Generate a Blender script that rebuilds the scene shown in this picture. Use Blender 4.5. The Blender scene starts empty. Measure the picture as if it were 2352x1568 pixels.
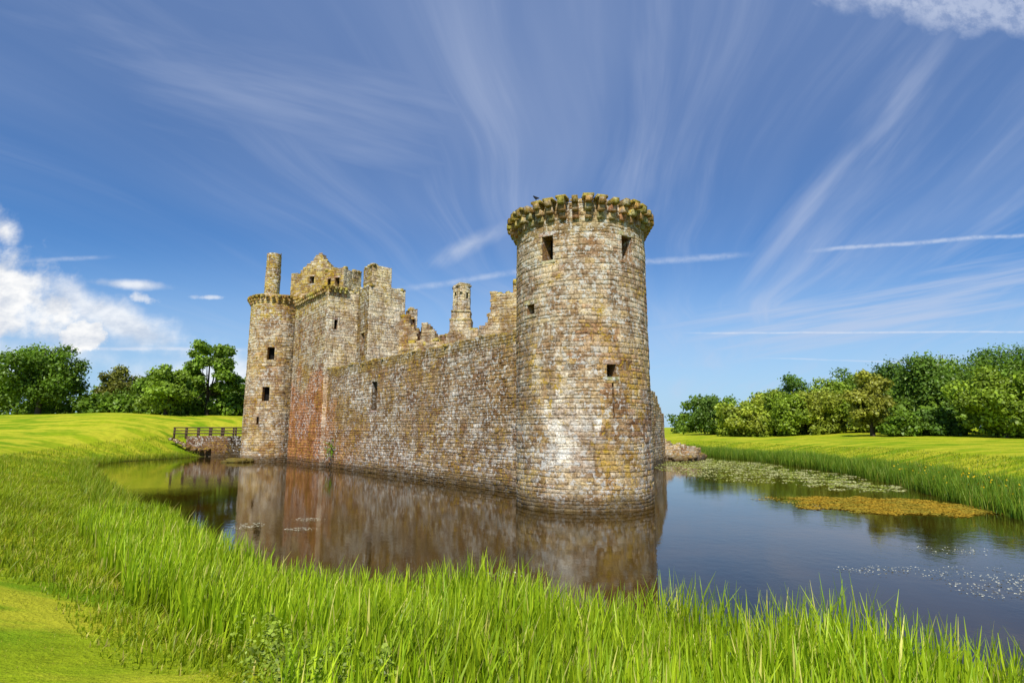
import bpy, math, random
import numpy as np
from mathutils import Vector, noise
R0=random.Random(7)
rng=np.random.default_rng(11)
scene=bpy.context.scene
COL=scene.collection
def rad(a): return math.radians(a)
def sst(t): 
    t=np.clip(t,0,1); return t*t*(3-2*t)
# ------------------------------------------------------------------ helpers
def link(o,parent=None,origin=(0,0,0)):
    COL.objects.link(o)
    if parent is not None:
        o.parent=parent
        po=parent['_o'] if '_o' in parent else (0,0,0)
        o.location=(origin[0]-po[0],origin[1]-po[1],origin[2]-po[2])
    else:
        o.location=origin
    o['_o']=origin
    return o
def empty(name,origin,parent=None,**kw):
    o=bpy.data.objects.new(name,None); o.empty_display_size=.5
    link(o,parent,origin)
    for k,v in kw.items(): o[k]=v
    return o
def mesh_np(name,V,F,mats,tint=None,smooth=False,midx=None):
    me=bpy.data.meshes.new(name)
    V=np.asarray(V,dtype=np.float32); F=np.asarray(F,dtype=np.int32)
    k=F.shape[1]
    me.vertices.add(len(V)); me.vertices.foreach_set('co',V.ravel())
    me.loops.add(F.size); me.loops.foreach_set('vertex_index',F.ravel())
    me.polygons.add(len(F)); me.polygons.foreach_set('loop_start',np.arange(0,F.size,k,dtype=np.int32))
    for m in mats: me.materials.append(m)
    if midx is not None: me.polygons.foreach_set('material_index',np.asarray(midx,dtype=np.int32))
    me.update(calc_edges=True)
    if tint is not None:
        at=me.attributes.new('tint','FLOAT_COLOR','POINT')
        t=np.ones((len(V),4),dtype=np.float32); t[:,:3]=tint
        at.data.foreach_set('color',t.ravel())
    if smooth: me.polygons.foreach_set('use_smooth',np.ones(len(F),dtype=bool))
    return me
class MB:
    def __init__(s): s.v=[];s.f=[];s.c=[];s.m=[]
    def quad(s,p,col,m=0):
        b=len(s.v); s.v+=p; s.c+=[col]*4; s.f.append((b,b+1,b+2,b+3)); s.m.append(m)
    def obj(s,name,mats,parent=None,origin=(0,0,0),**kw):
        V=np.array(s.v,dtype=np.float32)-np.array(origin,dtype=np.float32)
        me=mesh_np(name,V,np.array(s.f),mats,np.array(s.c,dtype=np.float32),midx=s.m)
        o=bpy.data.objects.new(name,me); link(o,parent,origin)
        for k,v in kw.items(): o[k]=v
        return o
    def box(s,c,h,ang=0,col=(.3,.25,.18),jit=0,m=0,bev=.12,r=R0):
        ca,sa=math.cos(ang),math.sin(ang); b=len(s.v)
        bx=min(h)*bev*2
        P=[]
        lay=[(-1,1),( -1,0),(1,0),(1,1)]
        for zs,ins in lay:
            zz=zs*h[2] if ins else zs*(h[2]-bx)
            k=bx if ins else 0
            for sx,sy in((-1,-1),(1,-1),(1,1),(-1,1)):
                x=sx*(h[0]-k)+r.uniform(-jit,jit); y=sy*(h[1]-k)+r.uniform(-jit,jit)
                P.append((c[0]+x*ca-y*sa,c[1]+x*sa+y*ca,c[2]+zz+r.uniform(-jit,jit)*.7))
        s.v+=P; s.c+=[col]*16
        F=[(b+3,b+2,b+1,b)]
        for L in range(3):
            for i in range(4):
                j=(i+1)%4; F.append((b+L*4+i,b+L*4+j,b+L*4+4+j,b+L*4+4+i))
        F.append((b+12,b+13,b+14,b+15))
        s.f+=F; s.m+=[m]*len(F)
# ------------------------------------------------------------------ materials
class NT:
    def __init__(s,nt): s.nt=nt; s.n=nt.nodes; s.l=nt.links
    def new(s,t,**kw):
        n=s.n.new(t)
        for k,v in kw.items(): setattr(n,k,v)
        return n
    def set(s,sock,v):
        if isinstance(v,bpy.types.NodeSocket): s.l.new(v,sock)
        elif v is not None: sock.default_value=v
    def M(s,op,a,b=None,c=None,clamp=False):
        n=s.new('ShaderNodeMath',operation=op,use_clamp=clamp)
        s.set(n.inputs[0],a)
        if b is not None: s.set(n.inputs[1],b)
        if c is not None: s.set(n.inputs[2],c)
        return n.outputs[0]
    def V(s,op,a,b=None):
        n=s.new('ShaderNodeVectorMath',operation=op); s.set(n.inputs[0],a)
        if b is not None: s.set(n.inputs[1],b)
        return n.outputs[0]
    def noise(s,vec,scale,detail=4,rough=.55,dist=0):
        n=s.new('ShaderNodeTexNoise'); s.set(n.inputs['Vector'],vec)
        n.inputs['Scale'].default_value=scale; n.inputs['Detail'].default_value=detail
        n.inputs['Roughness'].default_value=rough; n.inputs['Distortion'].default_value=dist
        return n.outputs['Fac']
    def ramp(s,f,a,b,lo=0,hi=1):
        n=s.new('ShaderNodeMapRange',interpolation_type='SMOOTHSTEP'); s.set(n.inputs[0],f)
        for i,v in((1,a),(2,b),(3,lo),(4,hi)): s.set(n.inputs[i],v)
        return n.outputs[0]
    def mix(s,f,a,b,bt='MIX'):
        n=s.new('ShaderNodeMix',data_type='RGBA',blend_type=bt)
        s.set(n.inputs[0],f)
        for i,v in((6,a),(7,b)):
            if isinstance(v,tuple) and len(v)==3: v=v+(1,)
            s.set(n.inputs[i],v)
        return n.outputs[2]
    def comb(s,x,y,z):
        n=s.new('ShaderNodeCombineXYZ'); 
        for i,v in enumerate((x,y,z)): s.set(n.inputs[i],v)
        return n.outputs[0]
    def sep(s,v):
        n=s.new('ShaderNodeSeparateXYZ'); s.set(n.inputs[0],v); return n.outputs
def newmat(name):
    m=bpy.data.materials.new(name); m.use_nodes=True; m.node_tree.nodes.clear()
    t=NT(m.node_tree); out=t.new('ShaderNodeOutputMaterial'); return m,t,out
def principled(t,out,col,rough=.9,bump=None,spec=.2,normal=None):
    p=t.new('ShaderNodeBsdfPrincipled')
    t.set(p.inputs['Base Color'],col if not isinstance(col,tuple) else col+(1,)); t.set(p.inputs['Roughness'],rough)
    p.inputs['Specular IOR Level'].default_value=spec
    if bump is not None:
        b=t.new('ShaderNodeBump'); b.inputs['Strength'].default_value=bump[1]; b.inputs['Distance'].default_value=bump[2]
        t.set(b.inputs['Height'],bump[0]); t.l.new(b.outputs[0],p.inputs['Normal'])
    t.l.new(p.outputs[0],out.inputs[0]); return p
def attr(t,n='tint'):
    a=t.new('ShaderNodeAttribute',attribute_name=n); return a.outputs['Color']
def stone_mat(name,white=1.0,moss=1.0,gain=1.0):
    m,t,out=newmat(name)
    g=t.new('ShaderNodeNewGeometry'); P=g.outputs['Position']
    c=attr(t)
    n1=t.noise(P,9,5,.72); n2=t.noise(P,1.0,3,.62); n4=t.noise(P,3.4,5,.78); n5=t.noise(P,.33,2)
    c=t.mix(1,c,t.mix(t.ramp(n1,.28,.72),(.42*gain,.38*gain,.33*gain),(1.55*gain,1.55*gain,1.52*gain)),'MULTIPLY')
    c=t.mix(1,c,t.mix(t.ramp(n2,.34,.64),(.62,.50,.41),(1.20,1.19,1.17)),'MULTIPLY')
    Ps=t.V('MULTIPLY',P,(1.6,1.6,.16)); st=t.ramp(t.noise(Ps,1.0,3,.6),.50,.68)
    c=t.mix(t.M('MULTIPLY',st,.48),c,(.14,.08,.035))
    ly=t.M('MULTIPLY',t.ramp(n4,.46,.40),t.ramp(n5,.47,.58))
    c=t.mix(t.M('MULTIPLY',ly,.85*moss),c,(.52,.33,.03))
    w=t.M('MULTIPLY',t.ramp(n4,.515,.585),t.ramp(n5,.60,.45))
    c=t.mix(t.M('MULTIPLY',w,.8*white),c,(.70,.68,.62))
    nz=t.sep(g.outputs['Normal'])[2]
    mo=t.M('MULTIPLY',t.ramp(nz,.35,.8),t.ramp(n2,.3,.5))
    c=t.mix(t.M('MULTIPLY',mo,.85),c,(.30,.23,.03))
    z=t.sep(P)[2]
    c=t.mix(t.ramp(t.M('ADD',z,t.M('MULTIPLY',n2,-1.2)),-.35,.45,.75,0),c,(.075,.05,.02))
    principled(t,out,c,.93,(n1,1.0,.07),.12)
    return m
STONE=stone_mat('weathered_sandstone',1,1,1.16)
STONEM=stone_mat('mossy_sandstone',.4,1.4,1.16)
def flat_mat(name,col,rough=.9,ns=6,amp=.5):
    m,t,out=newmat(name); g=t.new('ShaderNodeNewGeometry'); n=t.noise(g.outputs['Position'],ns,4,.6)
    c=t.mix(n,tuple(x*(1-amp) for x in col),tuple(x*(1+amp) for x in col))
    principled(t,out,c,rough,(n,.4,.02)); return m
DARK=flat_mat('dark_interior',(.012,.010,.008))
WOOD=flat_mat('weathered_timber',(.10,.065,.04),.85,9)
BARK=flat_mat('bark',(.07,.055,.04),.95,5)
BLACK=flat_mat('black_feathers',(.012,.012,.014),.5,20,.2)
def leaf_mat(name,trans=.3,gloss=.06,bright=1.0):
    m,t,out=newmat(name)
    g=t.new('ShaderNodeNewGeometry'); r=g.outputs['Random Per Island']
    c=attr(t); k=.72*bright; k2=1.3*bright
    c=t.mix(1,c,t.mix(r,(k,k,k),(k2*1.05,k2,k2)),'MULTIPLY')
    d=t.new('ShaderNodeBsdfDiffuse'); tr=t.new('ShaderNodeBsdfTranslucent'); gl=t.new('ShaderNodeBsdfGlossy')
    t.set(d.inputs[0],c); t.set(tr.inputs[0],t.mix(1,c,(1.25,1.15,.5),'MULTIPLY')); gl.inputs['Roughness'].default_value=.45
    gl.inputs[0].default_value=(.7,.75,.6,1)
    a=t.new('ShaderNodeMixShader'); a.inputs[0].default_value=trans; t.l.new(d.outputs[0],a.inputs[1]); t.l.new(tr.outputs[0],a.inputs[2])
    b=t.new('ShaderNodeMixShader'); b.inputs[0].default_value=gloss; t.l.new(a.outputs[0],b.inputs[1]); t.l.new(gl.outputs[0],b.inputs[2])
    t.l.new(b.outputs[0],out.inputs[0]); return m
GRASS=leaf_mat('grass_blades',.38,.02)
LEAF=leaf_mat('tree_leaves',.3,.03)
PETAL=leaf_mat('petals',.2,.0)
# ------------------------------------------------------------------ terrain
SH=np.array([(12,-5),(9,4),(6.9,7.4),(5.6,9.0),(3.2,10.2),(0.2,11.6),(-1.7,12.6),(-4.3,12.9),(-5.8,13.9),(-8.8,16.9),(-14,23),(-25,36.5),(-36,50),(-46,63),(-48,71),(-45.5,79),(-44,87),(-38,95),(-27,103),(-2,110),(18,110),(27,100),(29,88),(32,71),(31,54),(28.4,41.5),(23.8,28),(22,18),(23,8),(27,-8),(30,-22),(18,-22)],dtype=float)
def sdf(x,y):
    x=np.asarray(x,float);y=np.asarray(y,float)
    d=np.full(x.shape,1e18); ins=np.zeros(x.shape,bool)
    n=len(SH)
    for i in range(n):
        ax,ay=SH[i];bx,by=SH[(i+1)%n]; ex,ey=bx-ax,by-ay
        t=np.clip(((x-ax)*ex+(y-ay)*ey)/(ex*ex+ey*ey),0,1)
        d=np.minimum(d,(x-ax-t*ex)**2+(y-ay-t*ey)**2)
        c=(ay>y)!=(by>y)
        xi=ax+(y-ay)*ex/(ey if ey!=0 else 1e-9)
        ins^=(c&(x<xi))
    d=np.sqrt(d)+.35*np.sin(x*1.3+y*.7)*np.sin(y*.9-x*.4)*.5
    return np.where(ins,-d,d)
def terr(x,y,d=None):
    x=np.asarray(x,float);y=np.asarray(y,float)
    if d is None: d=sdf(x,y)
    hill=4.2*sst((y-60)/44)*sst((-x-14)/24)
    und=.12*np.sin(x*.11+1)*np.sin(y*.09)+.08*np.sin(x*.31+y*.23)+.9*sst((-x-40)/30)*sst((y-50)/30)*np.sin(x*.13+y*.11)*.3
    far=sst((np.hypot(x,y)-300)/800)*2
    rise=1.6*sst((x-45)/40)*sst((y-70)/40)
    H=2.3+hill+und+far+rise
    zo=.1*np.clip(d,0,2)+(H-.2)*(sst(d/11)*.72+.28*sst(d/22))
    zi=-1.3*sst(-d/3)
    return np.where(d<0,zi,zo+.01)
def axis(lo,hi,step,far):
    a=list(np.arange(lo,hi+1e-6,step)); v=hi; st=step
    while v<far: st*=1.22; v+=st; a.append(v)
    v=lo; st=step; pre=[]
    while v>-far: st*=1.22; v-=st; pre.append(v)
    return np.array(pre[::-1]+a)
xs=axis(-75,60,.75,2600); ys=axis(-20,130,.75,2600)
X,Y=np.meshgrid(xs,ys); Z=terr(X,Y)
nx,ny=len(xs),len(ys)
idx=np.arange(nx*ny).reshape(ny,nx)
F=np.stack([idx[:-1,:-1],idx[:-1,1:],idx[1:,1:],idx[1:,:-1]],-1).reshape(-1,4)
mt,t,out=newmat('meadow_ground')
g=t.new('ShaderNodeNewGeometry'); P=g.outputs['Position']; sp=t.sep(P)
n1=t.noise(P,.12,3,.6); n2=t.noise(P,1.6,4,.65); n3=t.noise(P,14,3,.7); n4=t.noise(t.V('MULTIPLY',P,(.5,1.6,1)),.35,3,.6)
c=t.mix(t.ramp(n1,.35,.65),(.17,.29,.010),(.31,.38,.014))
c=t.mix(t.ramp(n4,.42,.58),c,(.44,.44,.03))
c=t.mix(1,c,t.mix(n2,(.58,.60,.56),(1.36,1.34,1.28)),'MULTIPLY')
c=t.mix(1,c,t.mix(n3,(.6,.62,.6),(1.4,1.38,1.3)),'MULTIPLY')
c=t.mix(t.ramp(sp[2],.0,.35,.9,0),c,(.03,.03,.012))
principled(t,out,c,.95,(t.M('ADD',n2,t.M('MULTIPLY',n3,.6)),.8,.12),.03)
me=mesh_np('ground',np.stack([X.ravel(),Y.ravel(),Z.ravel()],1),F,[mt],smooth=True)
o=bpy.data.objects.new('ground',me); link(o); o['kind']='structure'; o['label']='rolling mown green meadow and grassy moat banks'; o['category']='ground'
# water
mw,t,out=newmat('moat_water')
g=t.new('ShaderNodeNewGeometry'); P=g.outputs['Position']
w1=t.noise(t.V('MULTIPLY',P,(1,.8,1)),2.6,3,.55,.3); w2=t.noise(P,.25,3,.5); w3=t.noise(P,11,2,.5)
c=t.mix(t.ramp(w2,.35,.65),(.044,.024,.002),(.024,.015,.002))
h=t.M('MULTIPLY',t.M('ADD',w1,t.M('MULTIPLY',w3,.25)),t.ramp(w2,.3,.7,.3,1))
p=principled(t,out,c,.035,(h,.14,.035),.5); p.inputs['IOR'].default_value=1.35
p.inputs['Specular Tint'].default_value=(1,.89,.68,1)
me=mesh_np('water',[(-70,-30,0),(60,-30,0),(60,135,0),(-70,135,0)],[(0,1,2,3)],[mw])
o=bpy.data.objects.new('water',me); link(o); o['kind']='structure'; o['label']='dark brown still water of the castle moat'; o['category']='water'
# ------------------------------------------------------------------ masonry
def lerp(a,b,t): return tuple(a[i]+(b[i]-a[i])*t for i in range(3))
BUFF=(.47,.36,.22);BRN=(.325,.20,.115);GRY=(.42,.38,.31);PALE=(.60,.545,.43);OCH=(.45,.30,.06);RED=(.37,.17,.085);WHT=(.78,.76,.70)
def ns(x,y,z,s,o=0): return noise.noise(Vector((x*s+o,y*s,z*s)))
def colf_base(x,y,z,r):
    n=ns(x,y,z,.3); n2=ns(x,y,z,.17,31); n3=ns(x,y,z,.9,71)
    c=lerp(BUFF,BRN,min(1,max(0,.48+n*1.4+n3*.8)))
    k=r.random()
    if k<.14: c=lerp(c,GRY,.65)
    elif k<.25: c=lerp(c,PALE,.6)
    elif k<.33: c=lerp(c,OCH,.5)
    elif k<.40: c=lerp(c,RED,.4)
    c=lerp(c,OCH,max(0,min(.45,n2*1.0)))
    b=r.uniform(.83,1.15); return tuple(v*b for v in c)
def colf_tower(x,y,z,r):
    c=colf_base(x,y,z,r)
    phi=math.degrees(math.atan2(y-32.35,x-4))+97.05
    up=max(0,min(1,(z-9.5)/2.5+ns(x,y,z,.4,40)))
    c=lerp(c,(.57,.52,.41),(.05+.5*up)*r.uniform(.3,1))
    d=((phi+10)/24)**2+((z-3.6)/2.1)**2+ns(x,y,z,.8,3)*1.3
    if d<1.1: c=lerp(c,WHT,max(0,min(1,(1.1-d)*1.7))*r.uniform(.35,1))
    if 12<phi<60 and z<7.5 and ns(x,y,z,.7,13)>.0: c=lerp(c,OCH,.85*r.random())
    if z<1.6: c=lerp(c,PALE,.2*r.random())
    if phi<-38: c=tuple(v*.82 for v in c)  # left flank darkened in colour as the tower's dimmer side
    if z>14.2: c=lerp(c,(.24,.17,.05),.5)
    return c
def colf_curt(x,y,z,r):
    s=(.3-x)/.627
    c=colf_base(x,y,z,r); c=lerp(c,(.27,.175,.10),.6)
    w=ns(x,y,z,.22,55)
    if w>-.15 and s<28: c=lerp(c,(.60,.57,.52),max(0,r.uniform(-.9,.9)))
    f=max(0,min(1,(s-20)/10))*max(0,min(1,(5-z)/3+ns(x,y,z,.5,9)*1.3))
    if s>30: f=max(f,max(0,min(1,(9-z)/3+ns(x,y,z,.35,4)*1.5)))
    c=lerp(c,(.40,.175,.07),f*.7)
    if z>9.5: c=lerp(c,(.25,.19,.05),.5)
    return tuple(v*.88 for v in c)  # colour lowered overall to suggest grazing sunlight
def colf_gate(x,y,z,r):
    c=colf_base(x,y,z,r); 
    if r.random()<.35: c=lerp(c,PALE,.35)
    if z>17.5 and r.random()<.6: c=lerp(c,(.47,.35,.05),.65)
    return c
def wav(x,y,z): return .055*ns(x,y,z,.55,17)+.02*ns(x,y,z,1.9,5)
def plane_pos(p0,dirv,nrm):
    def f(s,z,d):
        x=p0[0]+dirv[0]*s;y=p0[1]+dirv[1]*s
        return (x+nrm[0]*d,y+nrm[1]*d,z+wav(x,y,z))
    return f
def masonry(mb,pos,S,z0,top,ops=(),ch=.32,bw=.62,thick=.8,colf=colf_base,closed=False,caps=(True,True),back=True,step=.8,seed=1,eps=0,relief=.035):
    r=random.Random(seed)
    topf=top if callable(top) else (lambda s:top)
    zmax=max(topf(S*i/200) for i in range(201))
    zl=[z0]
    while zl[-1]<zmax: zl.append(zl[-1]+ch*r.uniform(.62,1.4))
    snap=lambda z:min(range(len(zl)),key=lambda i:abs(zl[i]-z))
    O=[]
    for (a,b,c,d) in ops:
        i,j=snap(c),snap(d); j=max(j,i+1); O.append((a,b,zl[i],zl[j]))
    n=max(1,int(round(S/step))); sl=[S*i/n for i in range(n+1)]
    for o in O: sl+=[o[0],o[1]]
    sl=sorted(set(round(s,4) for s in sl if -1e-6<=s<=S+1e-6))
    hs=[]
    def mort(s,z):
        return tuple(v*.6 for v in colf(*pos(s,z,0),r))
    for i in range(len(sl)-1):
        a,b=sl[i],sl[i+1]; m=(a+b)/2
        k=max(1,min(len(zl)-1,sum(1 for z in zl if z<=topf(m)+.02)-1)); zt=zl[k]+eps; hs.append(zt)
        oo=sorted([o for o in O if o[0]-1e-4<=m<=o[1]+1e-4],key=lambda o:o[2])
        cur=z0
        def run(lo,hi):
            q=max(1,int((hi-lo)/1.5))
            for e in range(q):
                u,v=lo+(hi-lo)*e/q,lo+(hi-lo)*(e+1)/q
                mb.quad([pos(a,u,0),pos(b,u,0),pos(b,v,0),pos(a,v,0)],mort(m,(u+v)/2))
        for o in oo: run(cur,o[2]); cur=o[3]
        if cur<zt: run(cur,zt)
        tc=colf(*pos(m,zt,0),r)
        mb.quad([pos(a,zt,0),pos(b,zt,0),pos(b,zt,-thick),pos(a,zt,-thick)],tc)
        if back: mb.quad([pos(b,z0,-thick),pos(a,z0,-thick),pos(a,zt,-thick),pos(b,zt,-thick)],tc)
    for i in range(len(hs)-1):
        if abs(hs[i]-hs[i+1])>.01:
            s=sl[i+1];lo,hi=sorted((hs[i],hs[i+1]))
            mb.quad([pos(s,lo,0),pos(s,lo,-thick),pos(s,hi,-thick),pos(s,hi,0)],colf(*pos(s,lo,0),r))
    if not closed:
        if caps[0]: mb.quad([pos(0,z0,-thick),pos(0,z0,0),pos(0,hs[0],0),pos(0,hs[0],-thick)],colf(*pos(0,hs[0],0),r))
        if caps[1]: mb.quad([pos(S,z0,0),pos(S,z0,-thick),pos(S,hs[-1],-thick),pos(S,hs[-1],0)],colf(*pos(S,hs[-1],0),r))
    def stone(p,q,za,zb):
        cc=colf(*pos((p+q)/2,(za+zb)/2,0),r)
        d=relief*r.uniform(.4,1.6)
        if r.random()<.06: d=.008
        g=.006; be=min(.026,(q-p)*.2,(zb-za)*.22)
        p+=g;q-=g
        jv=min(.022,(zb-za)*.1)
        j=lambda:r.uniform(-jv,jv)
        bq=len(mb.v)
        P4=[(p+j(),za+j()),(q+j(),za+j()),(q+j(),zb+j()),(p+j(),zb+j())]
        sg=((1,1),(-1,1),(-1,-1),(1,-1))
        mb.v+=[pos(a,b,-.01) for a,b in P4]
        mb.v+=[pos(a+s_[0]*be*.3,b+s_[1]*be*.3,d*.65) for (a,b),s_ in zip(P4,sg)]
        mb.v+=[pos(a+s_[0]*be*1.2,b+s_[1]*be*1.2,d+j()*.4) for (a,b),s_ in zip(P4,sg)]
        mb.c+=[cc]*12
        for L in (0,4):
            for i in range(4):
                jn=(i+1)%4; mb.f.append((bq+L+i,bq+L+jn,bq+L+4+jn,bq+L+4+i)); mb.m.append(0)
        mb.f.append((bq+8,bq+9,bq+10,bq+11)); mb.m.append(0)
    for k in range(len(zl)-1):
        za,zb=zl[k]+.006,zl[k+1]-.006; zm=(za+zb)/2
        s=-r.uniform(0,bw) ; end=S
        cw=bw*r.uniform(.7,1.3)
        while s<end:
            w=cw*r.uniform(.4,1.6); a,b=max(s,0),min(s+w,end); s+=w
            if b-a<.07: continue
            if zm>topf((a+b)/2)+.06: continue
            parts=[(a,b)]
            for o in O:
                if o[2]-.01<=zm<=o[3]+.01:
                    np_=[]
                    for (p,q) in parts:
                        if q<=o[0] or p>=o[1]: np_.append((p,q)); continue
                        if p<o[0]: np_.append((p,o[0]))
                        if q>o[1]: np_.append((o[1],q))
                    parts=np_
            for (p,q) in parts:
                if q-p<.05: continue
                if zb-za>ch*1.0 and r.random()<.3:
                    m=za+(zb-za)*r.uniform(.35,.65); stone(p,q,za,m-.006); 
                    if q-p>bw: e=p+(q-p)*r.uniform(.35,.65); stone(p,e,m+.006,zb); stone(e,q,m+.006,zb)
                    else: stone(p,q,m+.006,zb)
                else: stone(p,q,za,zb)
    return O
def window(pos,o,parent,depth=.75,name='window',col=(.26,.165,.09)):
    a,b,c,d=o; mb=MB()
    I=lambda s,z:pos(s,z,-depth)
    mb.quad([pos(a,c,0),pos(a,d,0),I(a,d),I(a,c)],col); mb.quad([pos(b,d,0),pos(b,c,0),I(b,c),I(b,d)],col)
    mb.quad([pos(a,d,0),pos(b,d,0),I(b,d),I(a,d)],col); mb.quad([pos(b,c,0),pos(a,c,0),I(a,c),I(b,c)],col)
    mb.quad([I(a,c),I(a,d),I(b,d),I(b,c)],col,1)
    w=.13 if b-a>.3 else .05
    def slab(s0,s1,z0,z1,dd):
        p=[pos(s0,z0,-.02),pos(s1,z0,-.02),pos(s1,z1,-.02),pos(s0,z1,-.02)]; q=[pos(s0,z0,dd),pos(s1,z0,dd),pos(s1,z1,dd),pos(s0,z1,dd)]
        cc=tuple(v*R0.uniform(.85,1.2) for v in (.42,.33,.21))
        mb.quad(q,cc)
        for i in range(4):
            j=(i+1)%4; mb.quad([p[i],p[j],q[j],q[i]],cc)
    if w>.1:
        slab(a-w*1.5,b+w*1.5,d+.0,d+.22,.055); slab(a-w,b+w,c-.15,c-.0,.06)
    org=pos((a+b)/2,c,0)
    return mb.obj(name,[STONE,DARK],parent,org)
def corbel_mesh(name,sc,seed,mat,tiers=3):
    r=random.Random(seed); mb=MB()
    z=0;cols=[(.34,.26,.13),(.42,.33,.14),(.32,.25,.07)]
    for i in range(tiers):
        L=(.22+.21*i)*sc; hh=(.35+r.uniform(-.02,.02))*sc
        c=tuple(v*r.uniform(.8,1.2) for v in cols[i%3])
        mb.box((L/2-.08*sc,r.uniform(-.01,.01)*sc,z+hh/2),(L/2+.08*sc,.17*sc*r.uniform(.95,1.05),hh/2*.98),r.uniform(-.02,.02),c,.01*sc,0,.07,r)
        z+=hh
    if r.random()<.7:
        k=r.uniform(.75,1)
        mb.box((.26*sc,r.uniform(-.03,.03)*sc,z+.045*sc),(.36*sc*k,.31*sc*k,.075*sc),r.uniform(-.06,.06),(.37,.30,.07),.02*sc,0,.1,r)
    return mesh_np(name,mb.v,mb.f,[mat],np.array(mb.c))
castle=empty('castle',(-8,58,0),label='ruined medieval triangular sandstone castle with round towers rising from its moat',category='castle')
def cyl_pos(cx,cy,R,a0,batter=.004,wob=.04):
    def f(s,z,d):
        a=a0+s/R; x=math.cos(a)*R; y=math.sin(a)*R; rr=R-batter*z+d+wob*ns(x,y,z,.5)
        return (cx+rr*math.cos(a),cy+rr*math.sin(a),z+wav(cx+x,cy+y,z))
    return f
def disc(mb,cx,cy,R,z,col,n=40):
    for i in range(0,n,2):
        a=[2*math.pi*(i+k)/n for k in range(3)]
        mb.quad([(cx,cy,z)]+[(cx+R*math.cos(x),cy+R*math.sin(x),z+ .0) for x in a],col)
# --- corner tower
def S_(R,phi): return R*math.radians(phi+180)
Rt=3.76; a0=math.radians(-97.05-180); pt=cyl_pos(4,32.35,Rt,a0)
def op(R,phi,w,za,zb): s=S_(R,phi); return (s-w/2,s+w/2,za,zb)
mb=MB()
ops=[op(Rt,-27.5,.68,12.85,14.15),op(Rt,42.6,.76,12.85,14.15),op(Rt,-46.5,.66,10.0,10.6),op(Rt,23.4,.5,6.7,7.15),op(Rt,24.2,.11,4.4,6.3)]
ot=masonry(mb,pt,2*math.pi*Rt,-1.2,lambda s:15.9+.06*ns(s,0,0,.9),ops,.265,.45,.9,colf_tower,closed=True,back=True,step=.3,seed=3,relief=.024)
disc(mb,4,32.35,3.0,15.1,(.16,.15,.05))
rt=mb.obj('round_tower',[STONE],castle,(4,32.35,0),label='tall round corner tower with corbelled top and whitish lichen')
for i,o in enumerate(ot): window(pt,o,rt,.8 if i<4 else .6,'window' if i<4 else 'arrow_slit')
cms=[corbel_mesh('corbel',1.0,s,STONEM) for s in range(8)]
N=36
for i in range(N):
    a=2*math.pi*i/N; o=bpy.data.objects.new('corbel',cms[R0.randrange(8)])
    link(o,rt,(4+3.66*math.cos(a),32.35+3.66*math.sin(a),14.94+R0.uniform(-.02,.02))); o.rotation_euler=(0,0,a+R0.uniform(-.02,.02))
# bird
import bmesh
bm=bmesh.new()
pts=[(-.2,0,.14,.02),(-.1,0,.17,.05),(0,0,.2,.075),(.09,0,.26,.06),(.14,0,.33,.042),(.2,0,.33,.012),(0,.0,.08,.02),(0,0,0,.012)]
vs=[bm.verts.new(p[:3]) for p in pts]
for a,b in((0,1),(1,2),(2,3),(3,4),(4,5),(2,6),(6,7)): bm.edges.new((vs[a],vs[b]))
me=bpy.data.meshes.new('crow'); bm.to_mesh(me); bm.free(); me.materials.append(BLACK)
o=bpy.data.objects.new('crow',me); link(o,None,(1.3,29.2,16.1)); md=o.modifiers.new('Skin','SKIN')
for i,p in enumerate(pts): me.skin_vertices[0].data[i].radius=(p[3],p[3])
me.skin_vertices[0].data[2].use_root=True
o.modifiers.new('Sub','SUBSURF').levels=1; o.rotation_euler=(0,0,2.6)
o['label']='small black crow perched on the tower corbels'; o['category']='bird'
# --- curtain wall
A=(-.627,.779); NO=(-.779,-.627); IN=(.779,.627); W0=(.3,36.8)
L=lambda s,q:(W0[0]+A[0]*s+IN[0]*q,W0[1]+A[1]*s+IN[1]*q)
mb=MB(); p0=L(-3.2,0); pc=plane_pos(p0,A,NO)
def pcw(s,z,d):
    return pc(s,z,d+.06*ns(s,z,0,.18))
topc=lambda s:10.35+.22*ns(s,3,0,.35)+.16*ns(s,8,0,1.3)
oc=masonry(mb,pcw,36.5,-1.2,topc,[(23.55,24.65,5.75,8.5)],.25,.40,1.8,colf_curt,seed=5,step=.6,relief=.04)
r=random.Random(4)
for i in range(70):
    s=r.uniform(2.5,36); x,y,z=pcw(s,0,-r.uniform(.1,.7)); h=r.uniform(.06,.15)
    mb.box((x,y,topc(s)+h*.3),(r.uniform(.15,.4),r.uniform(.12,.25),h),r.uniform(0,3),(.28,.21,.06),.05,0,.2,r)
cw=mb.obj('curtain_wall',[STONE],castle,p0+(0,),label='long high rubble-stone curtain wall with mossy ragged top')
wo=window(pcw,oc[0],cw,.6,col=(.10,.07,.045))  # jambs coloured dark to stand for shade inside the opening
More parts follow.
